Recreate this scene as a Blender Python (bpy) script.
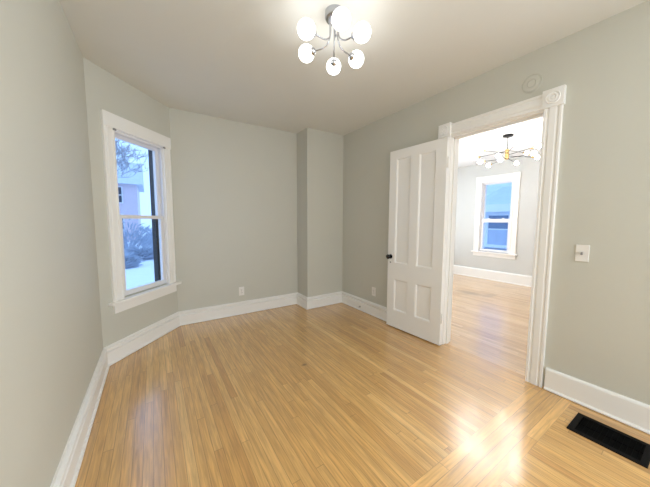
import bpy, bmesh, math, random
from mathutils import Vector, Matrix
random.seed(7)
PI = math.pi
S = bpy.context.scene
for o in list(bpy.data.objects): bpy.data.objects.remove(o)

# ---------------------------------------------------------------- camera
cd = bpy.data.cameras.new('camera'); cam = bpy.data.objects.new('camera', cd); S.collection.objects.link(cam)
cd.sensor_fit = 'HORIZONTAL'; cd.sensor_width = 36; cd.lens = 36*263.95/650; cd.clip_start = .02; cd.clip_end = 400
yaw, pitch, roll = -.5791, -.0834, .0031
fw = Vector((-math.sin(yaw)*math.cos(pitch), math.cos(yaw)*math.cos(pitch), math.sin(pitch)))
rt0 = Vector((math.cos(yaw), math.sin(yaw), 0)); up0 = rt0.cross(fw)
rt = rt0*math.cos(roll)+up0*math.sin(roll); up = up0*math.cos(roll)-rt0*math.sin(roll)
m = Matrix((rt, up, -fw)).transposed().to_4x4(); m.translation = (0, 0, 1.25)
cam.matrix_world = m; S.camera = cam
# ---------------------------------------------------------------- world, light levels, exposure
SKY = (.35, .56, .97); SKY_STRENGTH = 1.9
GLOBE_STRENGTH = 5.2; GLOBE_COLOR = (1.0, 1.0, 1.0)
BULB_STRENGTH = 74; BULB_COLOR = (1.0, .985, .97)
w = bpy.data.worlds.new('world'); S.world = w; w.use_nodes = True
bg = w.node_tree.nodes['Background']; bg.inputs[0].default_value = (*SKY, 1); bg.inputs[1].default_value = SKY_STRENGTH
S.view_settings.view_transform = 'Standard'; S.view_settings.look = 'None'
S.view_settings.exposure = 0.30; S.view_settings.gamma = 1; S.view_settings.use_curve_mapping = False
S.cycles.max_bounces = 12; S.cycles.diffuse_bounces = 8

REAR_FILL_POWER = 40   # added fill light, outside an invented window behind the camera
al = bpy.data.lights.new('added_fill_rear', 'AREA'); al.shape = 'RECTANGLE'; al.size = 1.7; al.size_y = 1.6; al.energy = REAR_FILL_POWER; al.color = (.99, .985, .98)
alo = bpy.data.objects.new('added_fill_rear', al); S.collection.objects.link(alo); alo.location = (1.42, -2.10, 1.45); alo.rotation_euler = (math.radians(90), 0, 0)
RIGHT_FILL_POWER = 66   # second fill light, added beyond an invented opening in the right wall
al = bpy.data.lights.new('added_fill_right', 'AREA'); al.shape = 'RECTANGLE'; al.size = 1.6; al.size_y = 1.2; al.energy = RIGHT_FILL_POWER; al.color = (.96, .98, 1)
alo = bpy.data.objects.new('added_fill_right', al); S.collection.objects.link(alo); alo.location = (2.66, -.95, 1.45); alo.rotation_euler = (0, math.radians(90), 0)
NEXT_ROOM_FILL_POWER = 66   # area light added to brighten the next room through an invented side window
al = bpy.data.lights.new('added_fill_next_room', 'AREA'); al.shape = 'RECTANGLE'; al.size = 1.7; al.size_y = 1.6; al.energy = NEXT_ROOM_FILL_POWER; al.color = (.93, .97, 1)
alo = bpy.data.objects.new('added_fill_next_room', al); S.collection.objects.link(alo); alo.location = (4.4, 4.52, 1.45); alo.rotation_euler = (math.radians(-90), 0, 0)
# ---------------------------------------------------------------- measures (metres)
XL, XR = -.393, 2.434            # left and right walls
YA, XA, YB = 2.843, .216, 3.534  # the angled window wall runs (XL,YA)-(XA,YB); back wall at YB
XC, YC = 1.816, 3.227            # chimney breast
ZC = 2.518; T = .12; YR = -1.9   # ceiling, wall thickness, rear wall
FX, FY0, FY1 = 6.1, .12, 4.3     # next room: far wall and side walls
OY0, OY1, OZ = .801, 1.505, 2.062  # clear doorway

# ---------------------------------------------------------------- materials
MATS = {}
def mat(name, col, rough=.5, metal=0, bump=0, bscale=60, vary=0, spec=.5, emit=None, estr=0):
    if name in MATS: return MATS[name]
    m = bpy.data.materials.new(name); m.use_nodes = True; nt = m.node_tree; N = nt.nodes; L = nt.links
    p = N['Principled BSDF']; p.inputs['Base Color'].default_value = (*col, 1)
    p.inputs['Roughness'].default_value = rough; p.inputs['Metallic'].default_value = metal
    p.inputs['Specular IOR Level'].default_value = spec
    tc = N.new('ShaderNodeTexCoord')
    if vary:
        n = N.new('ShaderNodeTexNoise'); n.inputs['Scale'].default_value = 3; n.inputs['Detail'].default_value = 4
        L.new(tc.outputs['Object'], n.inputs['Vector'])
        r = N.new('ShaderNodeMix'); r.data_type = 'RGBA'
        r.inputs[6].default_value = (*[c*(1-vary) for c in col], 1); r.inputs[7].default_value = (*[min(1, c*(1+vary)) for c in col], 1)
        L.new(n.outputs['Fac'], r.inputs[0]); L.new(r.outputs[2], p.inputs['Base Color'])
    if bump:
        n = N.new('ShaderNodeTexNoise'); n.inputs['Scale'].default_value = bscale; n.inputs['Detail'].default_value = 3
        L.new(tc.outputs['Object'], n.inputs['Vector'])
        b = N.new('ShaderNodeBump'); b.inputs['Strength'].default_value = bump; b.inputs['Distance'].default_value = .002
        L.new(n.outputs['Fac'], b.inputs['Height']); L.new(b.outputs['Normal'], p.inputs['Normal'])
    if emit:
        p.inputs['Emission Color'].default_value = (*emit, 1); p.inputs['Emission Strength'].default_value = estr
    MATS[name] = m; return m

WALL = mat('greige_paint', (.588, .580, .508), .55, bump=.25, bscale=90, vary=.015)
WALL2 = mat('pale_grey_paint', (.60, .60, .575), .55, bump=.2, bscale=90, vary=.015)
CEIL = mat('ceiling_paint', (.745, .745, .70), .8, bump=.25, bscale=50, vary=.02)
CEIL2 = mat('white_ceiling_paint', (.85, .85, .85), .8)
TRIM = mat('white_trim_paint', (.88, .865, .83), .36)
DOORP = mat('white_door_paint', (.88, .865, .83), .38)
VINYL = mat('white_vinyl', (.80, .79, .80), .35)
PLASTIC = mat('white_plastic', (.82, .80, .76), .35)
SLOT = mat('dark_slot', (.05, .05, .05), .5)
GREYP = mat('grey_plastic', (.30, .29, .28), .45)
CHROME = mat('chrome', (.50, .51, .54), .22, 1)
BLACKM = mat('black_metal', (.010, .009, .008), .5, spec=.25)
BLACKK = mat('black_porcelain', (.012, .010, .009), .15)
BRASS = mat('brass', (.75, .52, .22), .3, 1)
REGM = mat('matt_black_register', (.006, .0055, .005), .75, spec=.12)
CAVITY = mat('duct_black', (.003, .003, .003), .9, spec=.05)
GLOBE = mat('lit_opal_glass', (.9, .9, .9), .3, emit=GLOBE_COLOR, estr=GLOBE_STRENGTH)
BULB = mat('lit_clear_bulb', (.9, .9, .9), .3, emit=BULB_COLOR, estr=BULB_STRENGTH)
SCREEN = mat('charcoal_screen_frame', (.012, .014, .018), .5)
SNOW = mat('snow', (.80, .84, .90), .8, bump=.6, bscale=.6, vary=.06)
BARK = mat('frosted_grey_bark', (.36, .36, .40), .9)
BUSHM = mat('frosted_bush', (.40, .46, .55), .9, vary=.3)
ROAD = mat('wet_road', (.38, .42, .48), .6, vary=.15)

def glass_mat():
    m = bpy.data.materials.new('window_glass'); m.use_nodes = True; N = m.node_tree.nodes; L = m.node_tree.links
    N.clear(); out = N.new('ShaderNodeOutputMaterial'); mx = N.new('ShaderNodeMixShader')
    t = N.new('ShaderNodeBsdfTransparent'); t.inputs[0].default_value = (.96, .98, .98, 1)
    g = N.new('ShaderNodeBsdfGlossy'); g.inputs['Roughness'].default_value = .02
    mx.inputs[0].default_value = .04
    L.new(t.outputs[0], mx.inputs[1]); L.new(g.outputs[0], mx.inputs[2]); L.new(mx.outputs[0], out.inputs[0]); return m
GLASS = glass_mat()

def wood_floor(name, tones, strip, stain=None, gloss=.36):
    m = bpy.data.materials.new(name); m.use_nodes = True; nt = m.node_tree; N = nt.nodes; L = nt.links
    p = N['Principled BSDF']
    def math_(op, a, b=None, c=None):
        n = N.new('ShaderNodeMath'); n.operation = op
        for i, v in enumerate((a, b, c)):
            if v is None: continue
            if isinstance(v, (int, float)): n.inputs[i].default_value = v
            else: L.new(v, n.inputs[i])
        return n.outputs[0]
    geo = N.new('ShaderNodeNewGeometry'); sp = N.new('ShaderNodeSeparateXYZ'); L.new(geo.outputs['Position'], sp.inputs[0])
    x, y = sp.outputs[0], sp.outputs[1]
    W = .046
    u, v = math_('DIVIDE', x, W), y
    if strip:   # boards laid crosswise between two border boards where the old partition stood
        a = math_('GREATER_THAN', y, .512); b = math_('LESS_THAN', y, .742)
        k = math_('MULTIPLY', a, b); kn = math_('SUBTRACT', 1, k)
        us = math_('ADD', math_('DIVIDE', math_('SUBTRACT', y, .512), .0575), 300)
        u = math_('ADD', math_('MULTIPLY', u, kn), math_('MULTIPLY', us, k))
        v = math_('ADD', math_('MULTIPLY', y, kn), math_('MULTIPLY', x, k))
        # boards on either side of the strip are different boards
        v = math_('ADD', v, math_('MULTIPLY', a, 37.3))
    bx = math_('FLOOR', u); fu = math_('FRACT', u)
    w1 = N.new('ShaderNodeTexWhiteNoise'); w1.noise_dimensions = '1D'; L.new(bx, w1.inputs['W'])
    v2 = math_('ADD', math_('DIVIDE', v, 1.15), math_('MULTIPLY', w1.outputs['Value'], 9.7))
    by = math_('FLOOR', v2); fv = math_('FRACT', v2)
    cb = N.new('ShaderNodeCombineXYZ'); L.new(bx, cb.inputs[0]); L.new(by, cb.inputs[1])
    w2 = N.new('ShaderNodeTexWhiteNoise'); w2.noise_dimensions = '2D'; L.new(cb.outputs[0], w2.inputs['Vector'])
    ramp = N.new('ShaderNodeValToRGB'); cr = ramp.color_ramp
    cr.elements[0].position = 0; cr.elements[0].color = (*tones[0], 1); cr.elements[1].position = 1; cr.elements[1].color = (*tones[-1], 1)
    for i, t in enumerate(tones[1:-1]): e = cr.elements.new((.07, .3, .65, .93)[i] if len(tones) == 6 else (i+1)/(len(tones)-1)); e.color = (*t, 1)
    L.new(w2.outputs['Value'], ramp.inputs[0])
    # grain: long streaks, shifted per board
    gv = N.new('ShaderNodeCombineXYZ')
    L.new(math_('MULTIPLY', math_('MULTIPLY', u, W), 95), gv.inputs[0]); L.new(math_('MULTIPLY', v, 5.0), gv.inputs[1])
    L.new(math_('MULTIPLY', w2.outputs['Value'], 50), gv.inputs[2])
    g = N.new('ShaderNodeTexNoise'); g.inputs['Scale'].default_value = 1; g.inputs['Detail'].default_value = 5; g.inputs['Distortion'].default_value = .6
    L.new(gv.outputs[0], g.inputs['Vector'])
    wv = N.new('ShaderNodeTexNoise'); wv.inputs['Scale'].default_value = .35; wv.inputs['Detail'].default_value = 3; L.new(gv.outputs[0], wv.inputs['Vector'])
    gr = N.new('ShaderNodeMapRange'); gr.inputs[1].default_value = .3; gr.inputs[2].default_value = .7; gr.inputs[3].default_value = .76; gr.inputs[4].default_value = 1.17
    L.new(g.outputs['Fac'], gr.inputs[0])
    gr2 = N.new('ShaderNodeMapRange'); gr2.inputs[1].default_value = .3; gr2.inputs[2].default_value = .7; gr2.inputs[3].default_value = .90; gr2.inputs[4].default_value = 1.08
    L.new(wv.outputs['Fac'], gr2.inputs[0])
    # gaps
    du = math_('ABSOLUTE', math_('SUBTRACT', fu, .5)); dv = math_('ABSOLUTE', math_('SUBTRACT', fv, .5))
    gap = math_('MAXIMUM', math_('GREATER_THAN', du, .468), math_('GREATER_THAN', dv, .4985))
    gk = math_('SUBTRACT', 1, math_('MULTIPLY', gap, .36))
    tot = math_('MULTIPLY', math_('MULTIPLY', gr.outputs[0], gr2.outputs[0]), gk)
    if strip:   # the two border boards are paler
        bd = math_('ADD', math_('COMPARE', bx, 300, .1), math_('COMPARE', bx, 303, .1))
        tot = math_('MULTIPLY', tot, math_('ADD', .95, math_('MULTIPLY', math_('MULTIPLY', bd, k), .16)))
    if stain:
        for (sx, sy, rx, ry, dk) in stain:
            d = math_('SQRT', math_('ADD', math_('POWER', math_('DIVIDE', math_('SUBTRACT', x, sx), rx), 2), math_('POWER', math_('DIVIDE', math_('SUBTRACT', y, sy), ry), 2)))
            mr = N.new('ShaderNodeMapRange'); mr.inputs[1].default_value = .3; mr.inputs[2].default_value = 1; mr.inputs[3].default_value = dk; mr.inputs[4].default_value = 1
            L.new(d, mr.inputs[0]); tot = math_('MULTIPLY', tot, mr.outputs[0])
    mx = N.new('ShaderNodeVectorMath'); mx.operation = 'SCALE'; L.new(ramp.outputs[0], mx.inputs[0]); L.new(tot, mx.inputs['Scale'])
    L.new(mx.outputs[0], p.inputs['Base Color'])
    p.inputs['Roughness'].default_value = gloss; p.inputs['Coat Weight'].default_value = 1.0; p.inputs['Coat Roughness'].default_value = .19; p.inputs['Coat IOR'].default_value = 1.75
    # gentle cupping of every board, grain relief
    h = math_('ADD', math_('MULTIPLY', math_('MULTIPLY', du, du), -1.2), math_('MULTIPLY', g.outputs['Fac'], .35))
    h = math_('SUBTRACT', h, math_('MULTIPLY', gap, .35))
    b = N.new('ShaderNodeBump'); b.inputs['Strength'].default_value = .35; b.inputs['Distance'].default_value = .0012
    L.new(h, b.inputs['Height']); L.new(b.outputs['Normal'], p.inputs['Normal'])
    return m
FLOOR = wood_floor('oak_strip_floor', [(.54, .28, .080), (.63, .345, .102), (.68, .38, .118), (.705, .405, .130), (.74, .43, .145), (.82, .52, .20)], True,
                   stain=[(1.06, 1.95, .035, .022, .5)])
FLOOR2 = wood_floor('pale_oak_strip_floor', [(.52, .30, .13), (.61, .375, .175), (.66, .415, .20), (.70, .455, .24)], False,
                    stain=[(4.63, 2.42, .16, .30, .62), (4.75, 2.15, .22, .10, .75), (5.6, 2.35, .15, .25, .82)])

# ---------------------------------------------------------------- mesh helpers (all coordinates are world coordinates)
def newbm(): return bmesh.new()
def box(bm, a, b, T=None):
    vs = [bm.verts.new((x, y, z)) for x in (a[0], b[0]) for y in (a[1], b[1]) for z in (a[2], b[2])]
    for f in ((0, 1, 3, 2), (4, 6, 7, 5), (0, 4, 5, 1), (2, 3, 7, 6), (0, 2, 6, 4), (1, 5, 7, 3)): bm.faces.new([vs[i] for i in f])
    if T: bmesh.ops.transform(bm, matrix=T, verts=vs)
    return vs
def bevel(bm, r=.003, seg=2):
    bmesh.ops.recalc_face_normals(bm, faces=bm.faces)
    es = [e for e in bm.edges if len(e.link_faces) == 2 and e.calc_face_angle(0) > .5]
    bmesh.ops.bevel(bm, geom=es, offset=r, segments=seg, affect='EDGES', profile=.6, clamp_overlap=True)
    return bm
def bbox_bm(a, b, r=.003, T=None):
    bm = newbm(); box(bm, a, b); bevel(bm, r)
    if T: bm.transform(T)
    return bm
def loft(bm, rings, closed=True, cap=True):
    R = [[bm.verts.new(p) for p in r] for r in rings]; n = len(R[0])
    for a, b in zip(R, R[1:]):
        for i in range(n if closed else n-1):
            j = (i+1) % n; bm.faces.new((a[i], a[j], b[j], b[i]))
    if cap and closed:
        bm.faces.new(R[0][::-1]); bm.faces.new(R[-1])
    return R
def prism(bm, prof, fn, t0, t1):   # profile points mapped by fn(p, t)
    loft(bm, [[fn(p, t) for p in prof] for t in (t0, t1)])
def tube(bm, pts, r, n=10, cap=True):
    pts = [Vector(p) for p in pts]; rs = r if isinstance(r, (list, tuple)) else [r]*len(pts); rings = []; ref = None
    for i, p in enumerate(pts):
        d = ((pts[min(i+1, len(pts)-1)]-p).normalized()+(p-pts[max(i-1, 0)]).normalized())
        d = d.normalized() if d.length > 1e-6 else Vector((0, 0, 1))
        if ref is None: ref = Vector((0, 0, 1)) if abs(d.z) < .9 else Vector((1, 0, 0))
        a = d.cross(ref).normalized(); b = d.cross(a); ref = a.cross(d) if False else ref
        rings.append([p+a*math.cos(2*PI*k/n)*rs[i]+b*math.sin(2*PI*k/n)*rs[i] for k in range(n)])
    loft(bm, rings, True, cap)
def lathe(bm, prof, c, axis=(0, 0, 1), n=24):   # prof: (radius, height along axis)
    ax = Vector(axis).normalized(); q = Vector((0, 0, 1)).rotation_difference(ax); c = Vector(c); rings = []
    for r, h in prof:
        rings.append([c+q @ Vector((max(r, 1e-4)*math.cos(2*PI*k/n), max(r, 1e-4)*math.sin(2*PI*k/n), h)) for k in range(n)])
    loft(bm, rings)
def ball(bm, c, r, seg=24, rings=14, sc=(1, 1, 1)):
    bmesh.ops.create_uvsphere(bm, u_segments=seg, v_segments=rings, radius=r, matrix=Matrix.Translation(c) @ Matrix.Diagonal((*sc, 1)))
WM = {}
def obj(name, bm, m, parent=None, smooth=False, label=None):
    bmesh.ops.recalc_face_normals(bm, faces=bm.faces)
    if parent is None:
        xs = [v.co for v in bm.verts]
        c = Vector(((min(v.x for v in xs)+max(v.x for v in xs))/2, (min(v.y for v in xs)+max(v.y for v in xs))/2, min(v.z for v in xs)))
        M = Matrix.Translation(c)
    else: M = WM[parent.name]
    bm.transform(M.inverted())
    me = bpy.data.meshes.new(name); bm.to_mesh(me); bm.free(); me.materials.append(m)
    if smooth:
        for p in me.polygons: p.use_smooth = True
        try: me.set_sharp_from_angle(angle=.7)
        except Exception: pass
    o = bpy.data.objects.new(name, me); S.collection.objects.link(o)
    if parent: o.parent = parent
    else: o.matrix_world = M
    WM[o.name] = M
    if label: o['label'] = label
    return o
def tag(o, label, cat, group=None, kind=None):
    o['label'] = label; o['category'] = cat
    if group: o['group'] = group
    if kind: o['kind'] = kind
    return o
def thing(name, loc, label, cat, group=None, kind=None, rz=0):
    o = bpy.data.objects.new(name, None); S.collection.objects.link(o); o.empty_display_size = .1
    o.location = loc; o.rotation_euler = (0, 0, rz)
    WM[o.name] = Matrix.Translation(loc) @ Matrix.Rotation(rz, 4, 'Z')
    return tag(o, label, cat, group, kind)
def struct(name, bm, m, label, cat): return tag(obj(name, bm, m), label, cat, None, 'structure')

# frame of the angled window wall: local x along the wall, local y into the room, local z up
wt = Vector((XA-XL, YB-YA, 0)); WL = wt.length; wt.normalize(); wn = Vector((wt.y, -wt.x, 0))
TW = Matrix((( wt.x, wn.x, 0, XL), (wt.y, wn.y, 0, YA), (0, 0, 1, 0), (0, 0, 0, 1)))
# frame on the right wall: local x = distance along +y, local y = into the room (-x)
TRW = Matrix(((0, -1, 0, XR), (1, 0, 0, 0), (0, 0, 1, 0), (0, 0, 0, 1)))
# frame on the far wall of the next room
TFW = Matrix(((0, -1, 0, FX), (1, 0, 0, 0), (0, 0, 1, 0), (0, 0, 0, 1)))
TBW = Matrix(((1, 0, 0, 0), (0, -1, 0, YB), (0, 0, 1, 0), (0, 0, 0, 1)))

# ---------------------------------------------------------------- the room shell
def flat_prism(poly, z0, z1):
    bm = newbm(); loft(bm, [[(x, y, z) for x, y in poly] for z in (z0, z1)]); return bm
e = .1
foot = [(XL-e, YR-e), (2.494, YR-e), (2.494, YB+e), (XA-.06, YB+e), (XL-e, YA+.06)]
struct('floor', flat_prism(foot, -.06, 0), FLOOR, 'honey oak strip floor of the near empty room', 'floor')
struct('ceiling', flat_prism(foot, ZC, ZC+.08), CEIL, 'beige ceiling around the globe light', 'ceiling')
foot2 = [(2.494, FY0-e), (FX+e, FY0-e), (FX+e, FY1+e), (2.494, FY1+e)]
struct('floor', flat_prism(foot2, -.06, 0), FLOOR2, 'paler oak strip floor beyond the doorway', 'floor')
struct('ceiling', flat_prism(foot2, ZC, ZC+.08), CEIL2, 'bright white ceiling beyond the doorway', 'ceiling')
bm = newbm(); box(bm, (XL-T, YR-T, 0), (XL, YA+.05, ZC)); struct('wall_left', bm, WALL, 'blank greige wall at the left edge of the photo', 'wall')
SW0, SW1, SZ0, SZ1 = .202, .797, .545, 2.05     # window opening in the angled wall
bm = newbm()
for a, b in (((-.03, -T, 0), (SW0, 0, ZC)), ((SW1, -T, 0), (WL+.03, 0, ZC)), ((SW0, -T, 0), (SW1, 0, SZ0)), ((SW0, -T, SZ1), (SW1, 0, ZC))): box(bm, a, b, TW)
struct('wall_window', bm, WALL, 'narrow angled greige wall around the tall left window', 'wall')
bm = newbm(); box(bm, (XA-.05, YB, 0), (XC+.06, YB+T, ZC)); struct('wall_back', bm, WALL, 'wide greige back wall with a low outlet', 'wall')
bm = newbm(); box(bm, (XC, YC, 0), (XR+.02, YB+T, ZC)); struct('wall_chimney', bm, WALL, 'greige chimney breast jutting out in the far corner', 'wall')
bm = newbm()
for a, b in (((YR-T, -T, 0), (-1.57, 0, ZC)), ((-.33, -T, 0), (OY0-.02, 0, ZC)), ((-1.57, -T, 0), (-.33, 0, .65)), ((-1.57, -T, 2.25), (-.33, 0, ZC)), ((OY1+.02, -T, 0), (FY1+T, 0, ZC)), ((OY0-.02, -T, OZ+.02), (OY1+.02, 0, ZC))): box(bm, a, b, TRW)
for f in bm.faces: f.material_index = 1 if f.calc_center_median().x > XR+T-.01 else 0
o = struct('wall_right', bm, WALL, 'greige wall holding the doorway and light switch', 'wall'); o.data.materials.append(WALL2)
bm = newbm()
for a, b in (((XL, YR-T, 0), (.57, YR, ZC)), ((2.27, YR-T, 0), (XR, YR, ZC)), ((.57, YR-T, 0), (2.27, YR, .65)), ((.57, YR-T, 2.25), (2.27, YR, ZC))): box(bm, a, b)
struct('wall_rear', bm, WALL, 'greige wall behind the camera', 'wall')
# next room
NY0, NY1, NZ0, NZ1 = 2.42, 3.045, .60, 2.11
bm = newbm()
for a, b in (((FY0-T, -T, 0), (NY0, 0, ZC)), ((NY1, -T, 0), (FY1+T, 0, ZC)), ((NY0, -T, 0), (NY1, 0, NZ0)), ((NY0, -T, NZ1), (NY1, 0, ZC))): box(bm, a, b, TFW)
struct('wall_far', bm, WALL2, 'pale grey wall with a window beyond the doorway', 'wall')
bm = newbm()
for a, b in (((XR+T, FY1, 0), (3.55, FY1+T, ZC)), ((5.25, FY1, 0), (FX, FY1+T, ZC)), ((3.55, FY1, 0), (5.25, FY1+T, .65)), ((3.55, FY1, 2.25), (5.25, FY1+T, ZC))): box(bm, a, b)
struct('wall_next_room_north', bm, WALL2, 'pale grey side wall of the next room past the open door', 'wall')
bm = newbm(); box(bm, (XR+T, FY0-T, 0), (FX, FY0, ZC)); struct('wall_next_room_south', bm, WALL2, 'pale grey side wall of the next room hidden behind the switch wall', 'wall')

# ---------------------------------------------------------------- baseboards (mitred)
MOULDED = [(0, .004), (.036, .004), (.036, .012), (.032, .018), (.024, .019), (.026, .116), (.020, .120), (.008, .122), (.008, .131), (.024, .136), (.026, .142), (.026, .156), (.022, .160), (.010, .163), (.010, .171), (0, .171)]
PLAIN = [(0, .004), (.032, .004), (.032, .012), (.027, .018), (.020, .020), (.020, .150), (.016, .160), (.010, .165), (0, .165)]
def skirting(name, path, i, prof, label):   # the piece between path[i] and path[i+1]; interior lies to the right of the path
    P = [Vector((x, y)) for x, y in path]
    def nrm(k): d = (P[k+1]-P[k]).normalized(); return Vector((d.y, -d.x))
    def off(k):
        a = nrm(k-1) if k > 0 else nrm(k); b = nrm(k) if k < len(P)-1 else nrm(k-1)
        return (a+b)/(1+a.dot(b))
    bm = newbm(); rings = []
    for k in (i, i+1): rings.append([(P[k].x+off(k).x*o, P[k].y+off(k).y*o, z) for o, z in prof])
    loft(bm, rings); struct(name, bm, TRIM, label, 'baseboard')
path = [(XL, YR), (XL, YA), (XA, YB), (XC, YB), (XC, YC), (XR, YC), (XR, 1.633)]
for i, (nm, lb) in enumerate((('left', 'white moulded baseboard along the blank left wall'), ('window', 'white moulded baseboard under the tall left window'),
        ('back', 'white moulded baseboard along the wide back wall'), ('chimney_side', 'short white moulded baseboard on the side of the chimney breast'),
        ('chimney_front', 'white moulded baseboard across the front of the chimney breast'), ('right', 'white moulded baseboard running behind the open door'))):
    skirting('baseboard_'+nm, path, i, MOULDED, lb)
skirting('baseboard_switch', [(XR, .676), (XR, YR)], 0, PLAIN, 'plain white baseboard below the light switch, behind the floor register')
FARB = [(0, 0), (.030, 0), (.030, .012), (.022, .02), (.022, .165), (.028, .170), (.024, .19), (.012, .205), (0, .208)]
skirting('baseboard_far', [(XR+T, FY1), (FX, FY1), (FX, FY0)], 1, FARB, 'tall white baseboard under the window beyond the doorway')
skirting('baseboard_far_side', [(XR+T, FY1), (FX, FY1), (FX, FY0)], 0, FARB, 'tall white baseboard along the side wall of the next room')

# ---------------------------------------------------------------- doorway casing
FLUTED = [(0, 0), (0, .019), (.003, .022), (.016, .022), (.019, .017), (.024, .015), (.030, .017), (.036, .021), (.071, .021), (.077, .017), (.083, .015), (.088, .017), (.091, .022), (.104, .022), (.107, .019), (.107, 0)]
def casing_set(name, T, y0, y1, ztop, label, kind_label, back=False):
    root = thing(name, T @ Vector(((y0+y1)/2, 0, 0)), label, 'door casing', None, 'structure')
    W = .107
    for a in (y0-W, y1):
        bm = newbm(); prism(bm, FLUTED, lambda p, t: T @ Vector((a+p[0], p[1], t)), 0, ztop); obj('side_casing', bm, TRIM, root)
    bm = newbm(); prism(bm, FLUTED, lambda p, t: T @ Vector((t, p[1], ztop+.004+p[0])), y0-.004, y1+.004); obj('head_casing', bm, TRIM, root)
    for a in (y0-W/2, y1+W/2):
        c = W/2+.009
        bk = obj('corner_block', bbox_bm((a-c, 0, ztop), (a+c, .034, ztop+2*c), .003, T), TRIM, root)
        bm = newbm(); lathe(bm, [(.044, 0), (.044, .004), (.040, .008), (.035, .004), (.031, .003), (.026, .008), (.020, .0085), (.015, .004), (.010, .006), (.003, .009), (0, .009)], T @ Vector((a, .034, ztop+c)), T.to_3x3() @ Vector((0, 1, 0)), 32)
        obj('rosette', bm, TRIM, bk, True)
    # jamb lining and stops
    if not back:
        for a, b in ((y0-.012, y0+.004), (y1-.004, y1+.012)):
            bm = newbm(); box(bm, (a, -T_-.001, 0), (b, .001, ztop+.004), T); obj('jamb', bm, TRIM, root)
        bm = newbm(); box(bm, (y0-.012, -T_-.001, ztop-.006), (y1+.012, .001, ztop+.014), T); obj('head_jamb', bm, TRIM, root)
        bm = newbm()
        box(bm, (y0+.004, -.085, 0), (y0+.016, -.045, ztop-.006), T); box(bm, (y1-.016, -.085, 0), (y1-.004, -.045, ztop-.006), T)
        box(bm, (y0+.004, -.085, ztop-.018), (y1-.004, -.045, ztop-.006), T); obj('door_stop_bead', bm, TRIM, root)
    return root
T_ = T
casing_set('trim_1', TRW, OY0-.002, OY1+.016, OZ+.002, 'white fluted doorway casing with round corner blocks', 'c')
TRB = Matrix(((0, 1, 0, XR+T), (1, 0, 0, 0), (0, 0, 1, 0), (0, 0, 0, 1)))
casing_set('trim_2', TRB, OY0-.002, OY1+.016, OZ+.002, 'white fluted casing on the far side of the doorway, facing the next room', 'c', True)

# ---------------------------------------------------------------- open four-panel door
H0 = Vector((2.359, 1.508, 0)); fr = Vector((2.330, 2.195, 0)); dd = (fr-H0).normalized(); DW = (fr-H0).length
ang = math.atan2(dd.y, dd.x)
door = thing('door_1', (H0.x, H0.y, .012), 'white four-panel door swung open against the right wall', 'door', None, 'structure', ang)
TD = Matrix.Translation(H0) @ Matrix.Rotation(ang, 4, 'Z')   # local x along the leaf from the hinges, local +y = room side
DZ0, DZ1, TH = .012, 2.047, .035
pan = [(.110, .302), (.402, .594)]; rows = [(.215, .585), (.770, 1.955)]
bm = newbm()
xs = [0, pan[0][0], pan[0][1], pan[1][0], pan[1][1], DW]; 
for a, b in ((xs[0], xs[1]), (xs[2], xs[3]), (xs[4], xs[5])): box(bm, (a, -TH, DZ0), (b, 0, DZ1), TD)
for a, b in pan:
    for z0, z1 in ((DZ0, rows[0][0]), (rows[0][1], rows[1][0]), (rows[1][1], DZ1)): box(bm, (a, -TH, z0), (b, 0, z1), TD)
obj('leaf', bm, DOORP, door)
for a, b in pan:
    for z0, z1 in rows:
        bm = newbm(); mw = .017; dp = .013
        box(bm, (a, -TH+.008, z0), (b, -dp, z1), TD)
        for s in (1, -1):
            y0 = -.0015 if s == 1 else -TH+.0015; y1 = -dp if s == 1 else -TH+.009
            o_ = [(a, z0), (b, z0), (b, z1), (a, z1)]; i_ = [(a+mw, z0+mw), (b-mw, z0+mw), (b-mw, z1-mw), (a+mw, z1-mw)]
            mid = [(a+mw*.45, z0+mw*.45), (b-mw*.45, z0+mw*.45), (b-mw*.45, z1-mw*.45), (a+mw*.45, z1-mw*.45)]
            R = [[bm.verts.new(TD @ Vector((x, yy, z))) for x, z in ring] for ring, yy in ((o_, y0), (mid, y0-s*.0015), (i_, y1))]
            for r0, r1 in zip(R, R[1:]):
                for k in range(4): bm.faces.new((r0[k], r0[(k+1) % 4], r1[(k+1) % 4], r1[k]))
        obj('panel', bm, DOORP, door)
kx, kz = .648, .843
pl = newbm(); lathe(pl, [(.026, 0), (.026, .003), (.020, .006), (.010, .007), (.010, .010)], TD @ Vector((kx, 0, kz)), TD.to_3x3() @ Vector((0, 1, 0)))
ros = obj('knob_rosette', pl, BLACKK, door, True, 'black round plate behind the knob')
bm = newbm(); lathe(bm, [(.009, .008), (.009, .024), (.018, .030), (.026, .038), (.0275, .046), (.024, .054), (.014, .060), (0, .061)], TD @ Vector((kx, 0, kz)), TD.to_3x3() @ Vector((0, 1, 0)))
obj('knob', bm, BLACKK, door, True, 'black round door knob')
bm = newbm(); lathe(bm, [(.009, 0), (.009, .002), (.006, .003), (0, .003)], TD @ Vector((kx, 0, kz-.068)), TD.to_3x3() @ Vector((0, 1, 0)), 16)
obj('keyhole_cover', bm, GREYP, door, True)
for z0 in (.245, 1.765):
    bm = newbm(); c = TD @ Vector((-.010, -.012, 0))
    tube(bm, [(c.x, c.y, z0), (c.x, c.y, z0+.095)], .0075, 12); ball(bm, (c.x, c.y, z0+.098), .007, 10, 8); ball(bm, (c.x, c.y, z0-.003), .007, 10, 8)
    for k in range(1, 5): lathe(bm, [(.0082, 0), (.0082, .001)], (c.x, c.y, z0+.019*k), (0, 0, 1), 12)
    box(bm, (-.004, -.034, z0), (.000, -.008, z0+.095), TD)
    obj('hinge', bm, DOORP, door)

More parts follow.
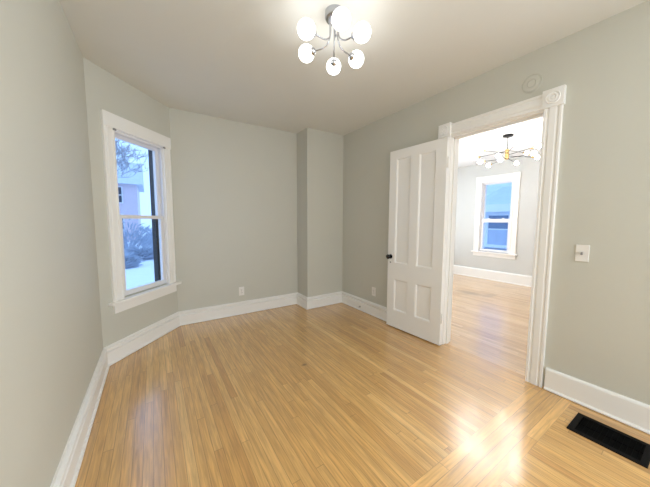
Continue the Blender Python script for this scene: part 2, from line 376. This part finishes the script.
# ---------------------------------------------------------------- windows
def window(name, T, s0, s1, z0, z1, cw, head, out, label, meet, horn, head_over, apron, rosettes, dark, locks=True, st=.048, mr=.034):
    root = thing(name, T @ Vector(((s0+s1)/2, 0, z0)), label, 'window', None, 'structure')
    WC = [(0, 0), (0, .018), (.004, .022), (.016, .022), (.020, .016), (.030, .014), (.034, .018), (cw-.034, .018), (cw-.030, .014), (cw-.020, .016), (cw-.016, .022), (cw-.004, .022), (cw, .018), (cw, 0)]
    for a in (s0-cw+.012, s1-.012):
        bm = newbm(); prism(bm, WC, lambda p, t: T @ Vector((a+p[0], p[1], t)), z0, z1-.006); obj('side_casing', bm, TRIM, root)
    a, b = s0-cw+.012, s1+cw-.012
    obj('head_casing', bbox_bm((a+(cw if rosettes else -head_over), 0, z1-.006), (b-(cw if rosettes else -head_over), .026, z1-.006+head), .004, T), TRIM, root)
    if rosettes:
        for q in (a, b-cw):
            bk = obj('corner_block', bbox_bm((q-.004, 0, z1-.006), (q+cw+.004, .030, z1+head), .003, T), TRIM, root)
            bm = newbm(); lathe(bm, [(.04, 0), (.04, .004), (.034, .006), (.030, .002), (.02, .005), (.008, .003), (0, .006)], T @ Vector((q+cw/2, .030, z1+head/2)), T.to_3x3() @ Vector((0, 1, 0)))
            obj('rosette', bm, TRIM, bk, True)
    obj('stool', bbox_bm((a-horn, -.03, z0-.028), (b+horn, .055, z0), .006, T), TRIM, root)
    obj('apron', bbox_bm((a, 0, z0-.028-apron), (b, .020, z0-.028), .003, T), TRIM, root)
    # jambs
    bm = newbm(); j = .016
    for p, q in ((s0, s0+j), (s1-j, s1)): box(bm, (p, -out, z0), (q, .002, z1), T)
    box(bm, (s0, -out, z1-j), (s1, .002, z1), T); box(bm, (s0, -out, z0-.0), (s1, -.03, z0+.012), T)
    # parting beads
    for p, q in ((s0+j, s0+j+.012), (s1-j-.012, s1-j)): box(bm, (p, -.012, z0), (q, 0, z1-j), T)
    box(bm, (s0+j, -.012, z1-j-.012), (s1-j, 0, z1-j), T)
    obj('jamb', bm, VINYL, root)
    def sash(nm, zz0, zz1, y0, y1, st, rb, rtp):
        aa, bb = s0+j, s1-j; bm = newbm()
        box(bm, (aa, y1, zz0), (aa+st, y0, zz1), T); box(bm, (bb-st, y1, zz0), (bb, y0, zz1), T)
        box(bm, (aa+st, y1, zz0), (bb-st, y0, zz0+rb), T); box(bm, (aa+st, y1, zz1-rtp), (bb-st, y0, zz1), T)
        # glazing bead
        g = .006; ym = (y0+y1)/2
        f = obj(nm, bm, VINYL, root)
        bm = newbm(); box(bm, (aa+st-.004, ym-.003, zz0+rb-.004), (bb-st+.004, ym+.003, zz1-rtp+.004), T); obj('glass', bm, GLASS, f)
        return f
    lo = sash('lower_sash', z0+.012, meet+mr/2, -.014, -.046, st, .045, mr)
    sash('upper_sash', meet-mr/2, z1-j, -.050, -.082, st-.008, mr, .040)
    for s in ((s0+s1)/2-.14, (s0+s1)/2+.14) if locks else ():
        bm = newbm(); box(bm, (s-.022, -.044, meet+mr/2), (s+.022, -.018, meet+mr/2+.008), T); box(bm, (s-.006, -.046, meet+mr/2+.008), (s+.02, -.03, meet+mr/2+.016), T)
        obj('sash_lock', bm, PLASTIC, root)
    # storm frame outside
    bm = newbm(); zf = .02
    for p, q in ((s0+j, s0+j+zf), (s1-j-.036, s1-j)): box(bm, (p, -out, z0+.012), (q, -.086, z1-j), T)
    box(bm, (s0+j, -out, z1-j-.02), (s1-j, -.086, z1-j), T)
    obj('storm_frame', bm, dark, root)
    return root
win = window('window_1', TW, SW0, SW1, SZ0-.005, SZ1+.005, .103, .122, .135, 'tall narrow double-hung window in the angled wall, snow outside', 1.288, .045, .004, .082, False, SCREEN, False)
for s in (SW0+.006, SW1-.010):
    bm = newbm(); box(bm, (s-.012, .018, SZ1-.018), (s+.012, .030, SZ1-.001), TW); obj('blind_bracket', bm, GREYP, win, False, 'small grey blind bracket')
window('window_2', TFW, NY0, NY1, NZ0, NZ1, .118, .125, .13, 'white double-hung window of the next room, facing light siding', 1.278, .03, .0, .075, True, VINYL, True, .052, .075)

TRR = Matrix(((-1, 0, 0, 0), (0, 1, 0, YR), (0, 0, 1, 0), (0, 0, 0, 1)))
window('window_added_3', TRR, -2.27, -.57, .65, 2.25, .098, .115, .13, 'wide white window added behind the camera to let in fill light', 1.45, .03, .0, .08, False, VINYL)  # unseen window, added so the rear fill light can enter
window('window_added_5', TRW, -1.57, -.33, .65, 2.25, .098, .115, .13, 'wide white window added to the right wall for fill light, out of view beside the camera', 1.45, .03, .0, .08, False, VINYL)  # added out of view to light the left wall
TSR = Matrix(((1, 0, 0, 0), (0, -1, 0, FY1), (0, 0, 1, 0), (0, 0, 0, 1)))
window('window_added_4', TSR, 3.55, 5.25, .65, 2.25, .098, .115, .13, 'wide white side window added to the next room for fill light, out of view past the open door', 1.45, .03, .0, .08, False, VINYL)  # unseen opening added for the next room's fill light
# ---------------------------------------------------------------- globe ceiling light
lx, ly = .983, 1.406; gz = 2.328
lamp = thing('ceiling_light', (lx, ly, ZC), 'chrome ceiling light with six lit white globes', 'ceiling light')
bm = newbm(); lathe(bm, [(.058, 0), (.058, -.034), (.054, -.042), (.040, -.045), (0, -.045)], (lx, ly, ZC), (0, 0, 1), 32)
obj('canopy', bm, CHROME, lamp, True)
for deg, gr in ((-174, .209), (-115, .209), (-68, .189), (10, .208), (56, .225), (122, .195)):
    a = math.radians(deg); u = Vector((math.cos(a), math.sin(a), 0)); c0 = Vector((lx, ly, 0))
    pts = [c0+u*.030+Vector((0, 0, ZC-.044)), c0+u*.030+Vector((0, 0, gz+.06))]
    for q in range(1, 9):
        t = q/8*PI/2; pts.append(c0+u*(.030+.06*(1-math.cos(t)))+Vector((0, 0, gz+.06-.06*math.sin(t))))
    pts.append(c0+u*(gr-.061)+Vector((0, 0, gz)))
    bm = newbm(); tube(bm, pts, .0045, 10); arm = obj('arm', bm, CHROME, lamp, True)
    bm = newbm(); lathe(bm, [(.006, 0), (.011, .002), (.020, .010), (.024, .020), (.024, .027), (0, .027)], c0+u*(gr-.067)+Vector((0, 0, gz)), u, 20); obj('socket_cup', bm, CHROME, arm, True)
    bm = newbm(); ball(bm, c0+u*gr+Vector((0, 0, gz)), .0505, 28, 18); obj('globe', bm, GLOBE, arm, True, 'lit white glass globe')

# ---------------------------------------------------------------- sputnik chandelier in the next room
hx, hy = 4.42, 1.87
ch = thing('chandelier', (hx, hy, ZC), 'black and brass starburst chandelier seen through the doorway', 'chandelier')
bm = newbm(); lathe(bm, [(.065, 0), (.065, -.02), (.058, -.026), (0, -.026)], (hx, hy, ZC)); obj('canopy', bm, BLACKM, ch, True)
bm = newbm(); tube(bm, [(hx, hy, ZC-.02), (hx, hy, 2.31)], .006); obj('stem', bm, BLACKM, ch, True)
bm = newbm(); lathe(bm, [(.0, 2.165), (.022, 2.165), (.026, 2.170), (.026, 2.205), (.020, 2.208), (.020, 2.212), (.026, 2.215), (.026, 2.26), (.020, 2.263), (.020, 2.267), (.026, 2.27), (.026, 2.31), (.01, 2.318), (0, 2.318)], (hx, hy, 0)); obj('hub', bm, BRASS, ch, True)
for p in ((3.93, 2.01, 2.26), (4.47, 2.36, 2.29), (3.93, 2.0, 2.10), (4.74, 2.27, 2.19), (3.98, 1.79, 2.145), (3.93, 1.74, 2.08), (3.99, 1.59, 2.26), (4.92, 1.94, 2.19), (4.93, 1.81, 2.32), (4.18, 1.455, 2.14), (4.89, 1.66, 2.22), (4.22, 1.43, 2.23)):
    p = Vector(p); h = Vector((hx, hy, min(2.30, max(2.18, p.z)))); d = (p-h).normalized()
    bm = newbm(); tube(bm, [h, p-d*.05], .0035, 8); arm = obj('arm', bm, BLACKM, ch, True)
    bm = newbm(); lathe(bm, [(.008, -.095), (.013, -.09), (.014, -.045), (.010, -.04), (0, -.04)], p, d, 14); obj('socket', bm, BRASS, arm, True, 'brass lamp socket')
    bm = newbm(); lathe(bm, [(.008, -.042), (.014, -.034), (.026, -.014), (.030, .004), (.026, .020), (.014, .031), (0, .034)], p, d, 16); obj('bulb', bm, BULB, arm, True, 'lit round bulb')

# ---------------------------------------------------------------- small fittings
def outlet(T, s, z, label):
    root = thing('wall_outlet', T @ Vector((s, 0, z-.0575)), label, 'outlet')
    obj('cover_plate', bbox_bm((s-.035, 0, z-.0575), (s+.035, .006, z+.0575), .0025, T), PLASTIC, root)
    for q in (-.0195, .0195):
        f = obj('receptacle', bbox_bm((s-.0165, .004, z+q-.014), (s+.0165, .0085, z+q+.014), .003, T), PLASTIC, root)
        bm = newbm(); box(bm, (s-.008, .0075, z+q-.003), (s-.0055, .0088, z+q+.006), T); box(bm, (s+.0055, .0075, z+q-.003), (s+.008, .0088, z+q+.006), T)
        box(bm, (s-.002, .0075, z+q-.010), (s+.002, .0088, z+q-.006), T); obj('slots', bm, SLOT, f)
    bm = newbm(); lathe(bm, [(.003, .005), (.003, .007), (0, .0075)], T @ Vector((s, 0, z)), T.to_3x3() @ Vector((0, 1, 0)), 10); obj('screw', bm, GREYP, root)
outlet(TBW, .970, .312, 'white duplex outlet low on the wide back wall')
outlet(TRW, 2.528, .322, 'white duplex outlet between the far corner and the open door')
sw = thing('light_switch', TRW @ Vector((.533, 0, .985)), 'white light switch plate on the wall right of the doorway', 'light switch')
obj('cover_plate', bbox_bm((.499, 0, .984), (.567, .007, 1.098), .003, TRW), PLASTIC, sw)
tg = obj('toggle', bbox_bm((.528, .004, 1.030), (.538, .020, 1.050), .002, TRW), GREYP, sw, False, 'small grey toggle')
for z in (1.011, 1.071):
    bm = newbm(); lathe(bm, [(.003, .006), (.003, .008), (0, .0085)], TRW @ Vector((.533, 0, z)), TRW.to_3x3() @ Vector((0, 1, 0)), 10); obj('screw', bm, PLASTIC, sw)
# round painted cover above the casing
bm = newbm(); lathe(bm, [(.066, 0), (.066, .003), (.064, .005), (.0615, .005), (.060, .001), (.0575, .001), (.056, .005), (.032, .006), (.030, .006), (.0285, .002), (.026, .002), (.0245, .006), (.006, .006), (0, .006)], TRW @ Vector((.889, 0, 2.286)), TRW.to_3x3() @ Vector((0, 1, 0)), 40)
tag(obj('round_cover_plate', bm, WALL, None, True), 'round wall-coloured cover plate with ringed face above the doorway casing', 'cover plate')
# baseboard bumper
bmp = thing('door_bumper', (XR-.026, 2.771, .055), 'tiny grey door bumper on the baseboard behind the open door', 'door bumper')
bm = newbm(); lathe(bm, [(.011, 0), (.011, .003), (.006, .006), (.005, .012)], (XR-.026, 2.771, .055), (-1, 0, 0), 14); obj('screw_base', bm, GREYP, bmp, True)
bm = newbm(); lathe(bm, [(.007, .011), (.009, .014), (.009, .020), (.006, .023), (0, .024)], (XR-.026, 2.771, .055), (-1, 0, 0), 14); obj('rubber_tip', bm, GREYP, bmp, True)
# floor register
rx0, rx1, ry0, ry1 = 2.058, 2.290, .140, .456
reg = thing('floor_register', ((rx0+rx1)/2, (ry0+ry1)/2, 0), 'black metal floor register set in the oak beside the doorway', 'floor register')
bm = newbm(); fwid = .028
for a, b in (((rx0, ry0, 0), (rx0+fwid, ry1, .006)), ((rx1-fwid, ry0, 0), (rx1, ry1, .006)), ((rx0+fwid, ry0, 0), (rx1-fwid, ry0+fwid, .006)), ((rx0+fwid, ry1-fwid, 0), (rx1-fwid, ry1, .006))): box(bm, a, b)
obj('frame', bm, REGM, reg)
bm = newbm(); box(bm, (rx0+fwid, ry0+fwid, .0005), (rx1-fwid, ry1-fwid, .0012)); obj('duct_shade_sheet', bm, CAVITY, reg)  # flat black sheet stands in for the shaded duct below
n = 12
for k in range(n):
    y = ry0+fwid+(k+.5)*(ry1-ry0-2*fwid)/n
    bm = newbm(); box(bm, (rx0+fwid, -.0010, -.0018), (rx1-fwid, .0010, .0018), Matrix.Translation((0, y, .0034)) @ Matrix.Rotation(.6, 4, 'X')); obj('louver', bm, CAVITY, reg)
bm = newbm(); box(bm, ((rx0+rx1)/2-.003, ry0+fwid, .0012), ((rx0+rx1)/2+.003, ry1-fwid, .0055)); obj('crossbar', bm, CAVITY, reg)

# ---------------------------------------------------------------- outdoors, past the angled window
GZ = -.4
bm = newbm(); g = 60; R = []
for i in range(g+1):
    R.append([bm.verts.new((-40+90*i/g, -30+110*j/g, GZ+.14*math.sin(i*.9)*math.cos(j*.7)+.05*math.sin(i*2.3+j*1.7)-.1)) for j in range(g+1)])
for i in range(g):
    for j in range(g): bm.faces.new((R[i][j], R[i+1][j], R[i+1][j+1], R[i][j+1]))
struct('snow_ground', bm, SNOW, 'snow covered yard outside the tall left window', 'snow ground')

def branch(bm, p, d, ln, r, depth, rnd, twig):
    pts = [p]; rs = [r]; q = p.copy(); dd_ = d.copy(); n = 4
    for k in range(n):
        dd_ = (dd_+Vector((rnd.uniform(-.18, .18), rnd.uniform(-.18, .18), rnd.uniform(-.06, .14)))).normalized()
        q = q+dd_*ln/n; pts.append(q.copy()); rs.append(r*(1-.5*(k+1)/n))
    tube(bm if depth > 2 else twig, pts, rs, 5 if depth > 2 else 3)
    if depth == 0: return
    for k in range(4):
        i = rnd.choice((2, 3, 4, 4)); ax = Vector((rnd.uniform(-1, 1), rnd.uniform(-1, 1), rnd.uniform(-.3, .7))).normalized()
        nd = (dd_*.75+ax*.75).normalized()
        branch(bm, pts[i], nd, ln*rnd.uniform(.6, .8), max(rs[i]*.62, .010), depth-1, rnd, twig)
def tree(x, y, h, seed, label, depth=5):
    rnd = random.Random(seed); a, b = newbm(), newbm()
    root = thing('bare_tree', (x, y, GZ-.3), label, 'tree', 'bare trees outside the tall left window')
    branch(a, Vector((x, y, GZ-.3)), Vector((0, 0, 1)), h*.42, h*.02, depth, rnd, b)
    obj('trunk', a, BARK, root); obj('twigs', b, BARK, root)
tree(-2.2, 13, 6.2, 3, 'bare winter tree nearest the tall left window, left of the pane', 6)
tree(2.6, 21, 7, 5, 'tall bare winter tree behind the frosted bush, right of the pane', 6)
tree(-5.6, 21.0, 4.2, 8, 'bare winter tree standing before the brick house')
def bush(x, y, r, h, seed, label):
    rnd = random.Random(seed); bm = newbm()
    for k in range(420):
        a = rnd.uniform(0, 2*PI); rr = r*math.sqrt(rnd.random()); z = h*rnd.random()*(1-.6*(rr/r)**2)
        c = Vector((x+rr*math.cos(a), y+rr*math.sin(a), GZ-.1+z)); d = Vector((math.cos(a)*.6, math.sin(a)*.6, rnd.uniform(.2, 1))).normalized()
        tube(bm, [c, c+d*.22, c+(d+Vector((rnd.uniform(-.4, .4), rnd.uniform(-.4, .4), 0)))*.36], [.03, .02, .004], 4)
    for k in range(14):
        a = rnd.uniform(0, 2*PI); tube(bm, [(x, y, GZ-.2), (x+.5*r*math.cos(a), y+.5*r*math.sin(a), GZ+h*.4), (x+.85*r*math.cos(a), y+.85*r*math.sin(a), GZ+h*.8)], [.03, .02, .008], 5)
    tag(obj('bush', bm, BUSHM), label, 'bush', 'bushes in the snow')
bush(-1.2, 19.0, 1.3, 1.8, 4, 'large frosted bush at the far side of the snowy yard')
bush(.55, 21.5, 1.1, 1.3, 6, 'smaller frosted bush right of the large one in the snow')
bush(-.95, 11.5, .28, .50, 12, 'small clump poking out of the snow nearest the window')
bush(-.45, 14.0, .45, .52, 9, 'low wide clump in the snow between the small clump and the frosted bushes')
# brick house
BRICK = bpy.data.materials.new('rosy_brick'); BRICK.use_nodes = True
bt = BRICK.node_tree.nodes.new('ShaderNodeTexBrick'); bt.inputs['Color1'].default_value = (.70, .56, .62, 1); bt.inputs['Color2'].default_value = (.76, .62, .66, 1); bt.inputs['Mortar'].default_value = (.6, .55, .55, 1); bt.inputs['Scale'].default_value = 4
mp = BRICK.node_tree.nodes.new('ShaderNodeMapping'); mp.inputs['Rotation'].default_value = (PI/2, 0, 0); tcn = BRICK.node_tree.nodes.new('ShaderNodeTexCoord')
BRICK.node_tree.links.new(tcn.outputs['Object'], mp.inputs[0]); BRICK.node_tree.links.new(mp.outputs[0], bt.inputs['Vector'])
BRICK.node_tree.links.new(bt.outputs[0], BRICK.node_tree.nodes['Principled BSDF'].inputs['Base Color'])
SHINGLE = mat('snowy_shingles', (.62, .66, .72), .8, vary=.1)
bh = thing('brick_house', (-4.4, 28, GZ-.3), 'rosy brick house beyond the snowy yard and bare trees', 'house')
bm = newbm(); box(bm, (-8, 26, GZ-.3), (-.9, 32, 4.1)); obj('wall', bm, BRICK, bh)
bm = newbm(); loft(bm, [[(x, 25.6, 4.1), (x, 32.4, 4.1), (x, 29, 6.3)] for x in (-8.4, -.5)]); obj('roof', bm, SHINGLE, bh)
for x, z in ((-2.3, .5), (-2.3, 2.6), (-4.6, .5), (-4.6, 2.6), (-6.8, 2.6)):
    bm = newbm(); box(bm, (x-.5, 25.95, z), (x+.5, 26.03, z+1.3)); f = obj('window_frame', bm, VINYL, bh)
    bm = newbm(); box(bm, (x-.42, 25.92, z+.08), (x+.42, 25.95, z+.6)); box(bm, (x-.42, 25.92, z+.68), (x+.42, 25.95, z+1.22)); obj('pane', bm, mat('dark_pane', (.05, .07, .1), .1), f)

# ---------------------------------------------------------------- neighbouring house, past the next room's window
SIDE = mat('blue_cast_siding', (.76, .83, .90), .7); SIDE2 = mat('white_fascia', (.82, .84, .86), .6); DPANE = mat('dark_pane', (.05, .07, .1), .1)  # siding is light; the blue daylight cast is put into its colour
nh = thing('neighbour_house', (10.6, 5.0, GZ-.2), 'light clapboard house outside the far window', 'house')
bm = newbm(); z = GZ-.2
while z < 5.2:
    loft(bm, [[(9.62, y, z), (9.585, y, z), (9.605, y, z+.13), (9.62, y, z+.13)] for y in (1, 9)]); z += .13
box(bm, (9.61, 1, GZ-.2), (11.5, 9, 5.2)); obj('siding_wall', bm, SIDE, nh)
bm = newbm(); loft(bm, [[(9.60, 4.15, 2.36), (9.60, 3.2, 2.36), (9.60, 3.2, 1.70), (9.60, 5.3, 1.70)], [(9.30, 4.55, 2.08), (9.30, 3.15, 2.08), (9.30, 3.15, 1.66), (9.30, 5.3, 1.66)], [(8.98, 5.3, 1.80), (8.98, 3.1, 1.80), (8.98, 3.1, 1.62), (8.98, 5.3, 1.62)]]); obj('hood_roof', bm, mat('hood_shingles', (.60, .68, .77), .9, vary=.15), nh)
bm = newbm(); box(bm, (8.92, 3.05, 1.56), (9.0, 5.35, 1.80)); obj('fascia', bm, SIDE2, nh)
for y in (3.1, 5.2):
    bm = newbm(); box(bm, (8.98, y, 1.50), (9.6, y+.1, 1.62)); obj('bracket', bm, SIDE2, nh)
for y0, y1 in ((3.88, 4.48),):
    bm = newbm()
    for a, b in (((9.52, y0-.10, .42), (9.62, y0, 1.56)), ((9.52, y1, .42), (9.62, y1+.10, 1.56)), ((9.52, y0, 1.46), (9.62, y1, 1.56)), ((9.53, y0, .99), (9.62, y1, 1.03)), ((9.50, y0-.14, .40), (9.62, y1+.14, .50))): box(bm, a, b)
    f = obj('window_frame', bm, SIDE2, nh)
    bm = newbm(); box(bm, (9.56, y0, 1.03), (9.60, y1, 1.46)); obj('pane', bm, mat('blue_pane', (.16, .24, .36), .2), f)
    bm = newbm(); box(bm, (9.57, y0, .50), (9.60, y1, .99)); obj('curtained_pane', bm, mat('curtain', (.48, .56, .68), .7, vary=.1), f)
bm = newbm(); box(bm, (9.53, 3.3, .26), (9.62, 5.2, .36)); obj('sill_shadow_strip', bm, mat('sill_shadow_tone', (.28, .36, .48), .7), nh)  # dark strip painted for the shadow on the siding under the sill
